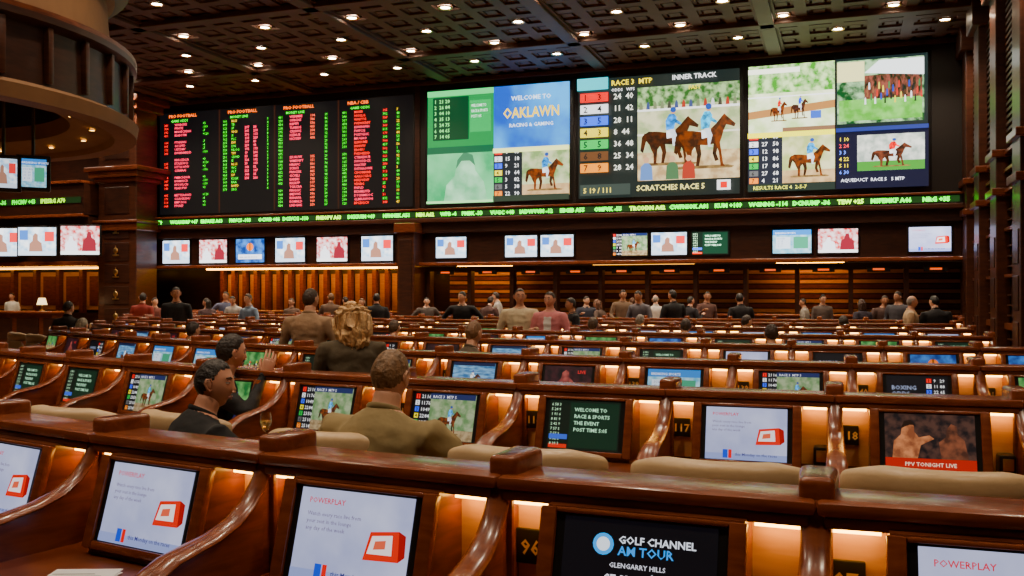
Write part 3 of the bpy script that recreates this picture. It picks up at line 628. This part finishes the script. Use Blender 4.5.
def person(name,loc,yaw,shirt=(60,60,65),pants=(40,40,48),skin=SK,hair=(60,40,28),style='short',seated=False,lean=0,arms=None,hy=0,hp=0,sleeve='long',s=1.0,wide=1.0,vox=.022,inner=None,curl=.5,roll=0,stripe=None,handdir=None,nk=1.0,hs=1.0):
    near=vox<.018; sk=skinm(skin); hr=hairm(hair); sh=cloth(shirt); pa=cloth(pants); shoe=mat('shoe_leather',(.02,.015,.012),.4)
    P=Vector((0,0,.555 if seated else .93)); R=Matrix.Rotation(-math.radians(lean),3,'X')@Matrix.Rotation(math.radians(roll),3,'Y')
    sp=lambda t,x=0,y=0:P+R@Vector((x,y,t))
    prims=[]
    w=wide
    T=[(-.09,.12,.10,0),(0,.168,.122,-.01),(.09,.162,.120,0),(.19,.158,.118,.005),(.30,.175,.128,0),(.38,.180,.126,-.008),(.435,.150,.108,-.012),(.475,.105,.085,-.012),(.505,.070,.066,-.008)]
    prims.append(([sp(t,0,dy) for t,a,c,dy in T],[(a*w,c*(w+1)/2) for t,a,c,dy in T],'torso'))
    prims.append(([sp(.44,0,-.012),sp(.52,0,.0),sp(.585,0,.010)],[(.066*nk,.062*nk),(.058*nk,.058*nk),(.055*nk,.058*nk)],'neck'))
    ends=[]
    for n,sx in enumerate((-1,1)):
        S=sp(.408,sx*.186*w,-.01)
        if arms and arms[n]: eo,wo=arms[n]
        else: eo,wo=(sx*.05,-.03,-.28),(sx*.05,.05,-.53)
        E=S+Vector(eo); Wp=S+Vector(wo)
        U=(E-S); Fv=(Wp-E)
        prims.append(([sp(.425,sx*.08*w),S,S+U*.35,S+U*.7,E],[(.062,.062),(.066*w,.066*w),(.061*w,.061*w),(.053,.053),(.047,.047)],'upper'))
        prims.append(([E,E+Fv*.3,E+Fv*.7,Wp],[(.047,.047),(.046,.046),(.036,.036),(.028,.028)],'fore'))
        ends.append((E,Wp,sx))
        if seated: H,K,A,Tt=Vector((sx*.09,.0,.54)),Vector((sx*.15,.42,.55)),Vector((sx*.15,.40,.10)),Vector((sx*.17,.58,.035))
        else: H,K,A,Tt=Vector((sx*.09,0,.90)),Vector((sx*.105,.025,.50)),Vector((sx*.12,-.02,.09)),Vector((sx*.14,.15,.035))
        prims.append(([H,H.lerp(K,.4),K,K.lerp(A,.3),A],[(.095*w,.095*w),(.088*w,.088*w),(.062,.062),(.060,.060),(.046,.046)],'leg'))
        prims.append(([A+Vector((0,-.05,-.04)),A+Vector((0,.02,-.045)),Tt.lerp(A,.4),Tt],[(.038,.04),(.045,.045),(.045,.04),(.035,.025)],'shoe'))
    t=B()
    for pts,rad,tag in prims: t.tube(pts,rad,sk,16,(1,0,0))
    me=t.mesh('tmp',smooth=False); o=mk('tmp',me)
    rm=o.modifiers.new('r','REMESH'); rm.mode='VOXEL'; rm.voxel_size=vox; rm.use_smooth_shade=True
    sm=o.modifiers.new('s','SMOOTH'); sm.factor=.6; sm.iterations=6 if near else 2
    dg=bpy.context.evaluated_depsgraph_get(); em_=o.evaluated_get(dg).to_mesh()
    V=[v.co.copy() for v in em_.vertices]; Fc=[tuple(p.vertices) for p in em_.polygons]; C=np.array([tuple(p.center) for p in em_.polygons])
    o.evaluated_get(dg).to_mesh_clear(); bpy.data.objects.remove(o); bpy.data.meshes.remove(me)
    best=np.full(len(C),9.0); lab=np.zeros(len(C),int); tv=np.zeros(len(C))
    for pi,(pts,rad,tag) in enumerate(prims):
        for i in range(len(pts)-1):
            a=np.array(pts[i]);c=np.array(pts[i+1]); ab=c-a; tt=np.clip(((C-a)@ab)/(ab@ab),0,1); q=a+tt[:,None]*ab
            ra=(rad[i][0]+rad[i][1])/2;rb=(rad[i+1][0]+rad[i+1][1])/2
            dd=np.linalg.norm(C-q,axis=1)-(ra+(rb-ra)*tt); mk_=dd<best; best[mk_]=dd[mk_]; lab[mk_]=pi; tv[mk_]=((i+tt)/(len(pts)-1))[mk_]
    b=B(); idx={'torso':sh,'neck':sk,'upper':sh,'fore':sh if sleeve=='long' else sk,'leg':pa,'shoe':shoe}
    mats=[sh,sk,pa,shoe]; inn=cloth(inner) if inner else None; stp=cloth(stripe) if stripe else None
    if inn: mats.append(inn)
    if stp: mats.append(stp)
    Ri=R.inverted()
    if near:
        for v in V:
            l=Ri@(v-P)
            if l.z>.40 and abs(l.x)<.09: continue
            dn=Vector((l.x,l.y,0))
            if dn.length>.05: v+=R@(dn.normalized()*(noise.noise(Vector((v.x*8,v.y*8,v.z*20)))*.011+noise.noise(Vector((v.x*20,v.y*20,v.z*30)))*.004))
    b.v=V; b.f=[list(f) for f in Fc]; b.mats=mats; o_=[]
    for j in range(len(Fc)):
        tag=prims[lab[j]][2]; m=idx[tag]; l=Ri@(Vector(C[j])-P)
        if tag=='upper' and sleeve=='short' and tv[j]>.8: m=sk
        if tag=='torso':
            if l.z<.02: m=pa
            if inn and l.y>.02 and abs(l.x)<.05+.05*max(0,l.z-.2) and l.z>.05: m=inn
            if stp and abs(l.x)>.10 and abs(l.x)<.14 and l.z>.2 : m=stp
        if tag in('neck','torso') and l.z>.4: m=sk if l.z>.497-.25*(l.y+.01) else sh
        o_.append(mats.index(m))
    b.m=o_
    n=20; ring=[]
    for i in range(n+1):
        a=2*math.pi*i/n; yy=.066*nk*math.sin(a)-.006; ring.append(P+R@Vector((.066*nk*math.cos(a),yy,.500-.25*yy)))
    b.tube(ring,[(.016,.007)]*(n+1),sh,8,(0,0,1))
    RH=R.to_4x4() if lean<=12 else Matrix.Rotation(-math.radians(lean*.4),4,'X')
    HM=Matrix.Translation(sp(.652,0,.022))@RH@Matrix.Rotation(math.radians(hy),4,'Z')@Matrix.Rotation(-math.radians(hp),4,'X')@Matrix.Scale(hs,4)
    head(b,HM,sk,hr,style,near)
    for n,(E,Wp,sx) in enumerate(ends):
        d=Wp-E; dd=Vector(handdir[n][0]) if handdir else d; nn=Vector(handdir[n][1]) if handdir else (Vector((sx,0,.2)) if abs(d.normalized().z)>.6 else Vector((0,0,1)))
        hand(b,Wp,dd,nn,sk,curl,1 if sx>0 else -1)
        b.tube([Wp-d.normalized()*.03,Wp-d.normalized()*.0],[.034,.034],sh if sleeve=='long' else sk,10,(1,0,0))
    me=b.mesh(name,ang=80)
    return mk(name,me,tuple(loc),(0,0,yaw),scale=(s,s,s))
desk=[((-.07,.20,-.20),(.02,.42,-.17)),((.07,.20,-.20),(-.02,.42,-.17))]
person('seated_man_olive_shirt',c2w(374,4.35),slope(1,-1.7)+DE,(158,138,92),(60,55,50),(212,158,126),(140,104,68),'crop',True,10,[((-.15,.16,-.20),(-.02,.40,-.21)),((.15,.16,-.20),(.02,.40,-.21))],hy=-6,hp=6,sleeve='short',wide=1.28,vox=.012,s=1.09,nk=1.12)
person('seated_man_black_jacket',c2w(180,4.75),slope(1,-2.7)+DE-R_(22),(22,22,26),(30,30,36),(200,142,114),(34,24,20),'short',True,14,desk,hy=-42,hp=-2,vox=.012,s=1.04,stripe=(170,180,175),wide=1.14,nk=1.05)
person('seated_man_clapping',c2w(214,6.6),R_(-62)+DE,(26,26,30),(40,40,50),(208,150,122),(40,28,22),'short',True,8,[((-.10,.18,-.14),(.10,.28,.10)),((.10,.18,-.14),(-.10,.28,.10))],hy=20,hp=0,vox=.013,s=1.07,curl=.35,handdir=[((.15,.3,.9),(-1,.2,0)),((-.15,.3,.9),(1,.2,0))],nk=1.05,wide=1.1)
person('woman_long_blonde_hair',snap(c2w(353,6.9)),R_(30)+DE,(90,78,58),(40,38,42),(205,150,120),(236,188,126),'curly',False,12,[((-.06,.05,-.27),(.02,.27,-.33)),((.06,.05,-.27),(-.02,.27,-.33))],hy=10,hp=6,vox=.013,s=.965,wide=1.1,hs=1.05)
person('standing_man_beige_shirt',snap(c2w(309,11.0)),DE,(165,132,100),(70,60,50),(200,148,118),(66,46,32),'crop',False,2,[((-.10,.02,-.26),(-.03,.20,-.38)),((.10,.02,-.26),(.03,.20,-.38))],hy=-20,vox=.016,s=1.03,wide=1.2,nk=1.1)
person('standing_man_cream_shirt',snap(c2w(520,14.6)),R_(195),(225,208,170),(50,45,45),(195,138,108),(50,36,28),'short',False,0,[((-.12,.03,-.24),(-.02,.24,-.22)),((.10,-.02,-.27),(.12,.12,-.47))],hy=10,vox=.017,s=1.04,wide=1.16)
person('standing_man_black_vest',snap(c2w(550,15.0)),R_(178),(230,140,145),(35,35,40),(210,152,124),(60,40,30),'short',False,0,[((-.09,.0,-.27),(-.02,.22,-.34)),((.09,.0,-.27),(.02,.22,-.34))],hy=-10,vox=.017,s=1.01,inner=(240,235,230),wide=1.1)
person('standing_man_dark_jacket',snap(c2w(574,16.6)),R_(120),(25,24,28),(30,30,35),(190,135,105),(35,25,20),'short',False,4,None,vox=.02,s=.95)
def seat(k,x,**kw):
    X_,Y_,a=rp(k,x,0,-1.05); person('seated_patron',(X_,Y_,0),a+R_(random.uniform(-30,30)),seated=True,lean=random.choice([4,10]),arms=desk,hy=random.uniform(-30,30),**kw)
def xat(px,k):
    x=0
    for _ in range(30):
        y=yrow(k,x)-1.0; x=px2wx(px,y,TH0)
    return x
seat(3,xat(485,3),shirt=(90,76,60),hair=(130,90,56),vox=.017,s=1.06)
seat(3,xat(98,3),shirt=(90,80,70),hair=(210,200,180),vox=.018)
seat(3,xat(214,3),shirt=(90,50,46),hair=(50,35,26),vox=.02)
seat(4,xat(408,4),shirt=(110,50,40),hair=(90,65,42))
seat(4,xat(776,4),shirt=(160,140,110),hair=(60,40,28))
seat(5,xat(600,5),shirt=(70,64,60),hair=(90,70,50)); seat(5,xat(690,5),shirt=(150,145,150))
seat(6,xat(745,6),shirt=(70,40,36)); seat(6,xat(640,6),shirt=(170,150,130),hair=(150,140,130)); seat(6,xat(845,6),shirt=(60,70,90))
crowd=[(142,22,0,(150,48,40),(40,30,24),'short',1.0),(154,24.5,200,(120,64,56),(40,30,24),'short',.93),(176,19,180,(24,24,28),(30,22,18),'short',1.07),(66,17.5,10,(40,34,34),(50,36,26),'short',.93),(207,24,60,(80,58,62),(40,30,22),'long',.92),(226,25.5,200,(90,95,125),(70,50,30),'short',1.02),(235,24.5,170,(200,195,190),(50,40,34),'short',.96),(249,21,150,(140,165,195),(90,70,60),'short',.99),
(292,25,180,(110,84,70),(50,36,26),'short',.92),(330,24.2,0,(110,84,68),(130,90,56),'short',1),(346,26,70,(140,125,112),(60,40,30),'short',.94),(362,24,190,(44,40,46),(100,66,40),'long',.92),(376,21.5,20,(20,20,24),(40,28,22),'short',1.0),(427,25.3,200,(80,70,66),(40,30,24),'short',.93),(462,19,170,(20,20,24),(36,26,20),'short',1.02),(487,23.0,320,(84,54,50),(60,40,28),'short',.96),(499,25,90,(180,172,165),(60,40,28),'short',1.02),
(586,24,190,(50,52,68),(40,28,20),'short',.95),(602,22.3,60,(84,64,56),(120,76,50),'long',.92),(622,24,180,(120,96,76),(50,35,25),'short',1.05),(632,25,30,(50,62,95),(110,70,46),'short',.93),(641,21.0,150,(106,104,114),(40,30,24),'short',1.04),(656,23.6,0,(225,218,208),(170,160,150),'bald',.97),(674,20,20,(24,24,28),(30,22,18),'short',1.04),(690,23,300,(36,34,42),(40,30,24),'short',.95),(706,24,190,(100,68,62),(50,36,28),'short',1.02),(742,19.4,5,(26,24,28),(36,26,20),'short',1.0),
(806,24,60,(165,158,148),(60,44,32),'short',.92),(822,23.8,180,(104,90,84),(60,44,32),'short',.98),(862,20.6,30,(60,54,68),(80,50,34),'long',.92),(884,21.8,180,(90,66,60),(50,36,28),'short',.97),(898,21,120,(70,68,76),(40,28,22),'short',1.02),(911,17.8,250,(210,178,138),(170,160,150),'bald',.97),(938,16.6,350,(22,20,24),(30,24,20),'short',.98)]
for px,z,yw,shc,hc,st,s in crowd:
    ar=random.choice([None,[((-.09,.02,-.27),(-.02,.22,-.34)),((.09,.02,-.27),(.02,.22,-.34))],[((-.07,-.03,-.28),(-.05,.08,-.53)),((.09,.05,-.25),(.0,.24,-.12))],[((-.20,-.06,-.20),(-.06,.02,-.40)),((.20,-.06,-.20),(.06,.02,-.40))]])
    v=c2w(px,z)
    if v.y>25.3: v*=25.3/v.y
    v=snap(v)
    person('standing_patron',v,R_(yw)+TH,shc,(36,34,40),random.choice([(210,155,125),(185,130,98),(222,172,142)]),hc,st,False,random.choice([0,2,6,12]),ar,hy=random.uniform(-40,40),s=s,wide=random.uniform(.98,1.25),vox=.024,nk=1.1,roll=random.uniform(-3,3))
person('bartender',(px2wx(12,24.3),24.3,0),R_(200),(235,228,210),(30,30,34),hair=(40,30,24),vox=.024,s=1.0)
# ---------------------------------------------------------------- desk things
g_=c2w(266,5.80); gx,gy=g_.x,g_.y
b=B(); b.lathe([(0,0),(.035,.0),(.035,.004),(.005,.010),(.0045,.085),(.02,.10),(.036,.13),(.038,.16),(.030,.205),(.0285,.205),(.036,.16),(.034,.132),(.018,.104),(.0,.10)],mat('clear_glass',(1,1,1),.02,trans=1),24); b.lathe([(0,.104),(.018,.106),(.033,.132),(.0355,.155),(0,.156)],mat('white_wine',(.9,.7,.25),.05,trans=.8),24)
b.obj('wine_glass',(gx,gy,.757))
def paper(x,k,dy,rot):
    X_,Y_,a=rp(k,x,0,dy)
    b=B(); b.box(-.11,.11,-.14,.14,0,.004,PAPER); b.box(-.10,.12,-.13,.15,.004,.007,PAPER,0,Matrix.Rotation(.15,4,'Z'))
    for i in range(9): b.box(-.09,.05+.03*(i%2),-.11+i*.025,-.105+i*.025,.0072,.0076,BLACK,0,Matrix.Rotation(.15,4,'Z'))
    b.obj('racing_form',(X_,Y_,.757),(0,0,rot+a),smooth=False)
paper(-2.05,0,-.40,.4); paper(-2.55,1,-.36,.2); paper(-1.5,1,-.42,-.2)
# ---------------------------------------------------------------- camera / world
w=bpy.data.worlds.new('world'); bpy.context.scene.world=w; w.use_nodes=True; w.node_tree.nodes['Background'].inputs[0].default_value=(.3,.18,.1,1); w.node_tree.nodes['Background'].inputs[1].default_value=.1
cd=bpy.data.cameras.new('camera'); cam=bpy.data.objects.new('camera',cd); bpy.context.scene.collection.objects.link(cam)
cd.sensor_width=36; cd.lens=F/1024*36; cam.location=(0,0,CH); cam.rotation_euler=(math.radians(90)+math.atan((HOR-288)/F),0,TH); cd.clip_start=.05
bpy.context.scene.camera=cam
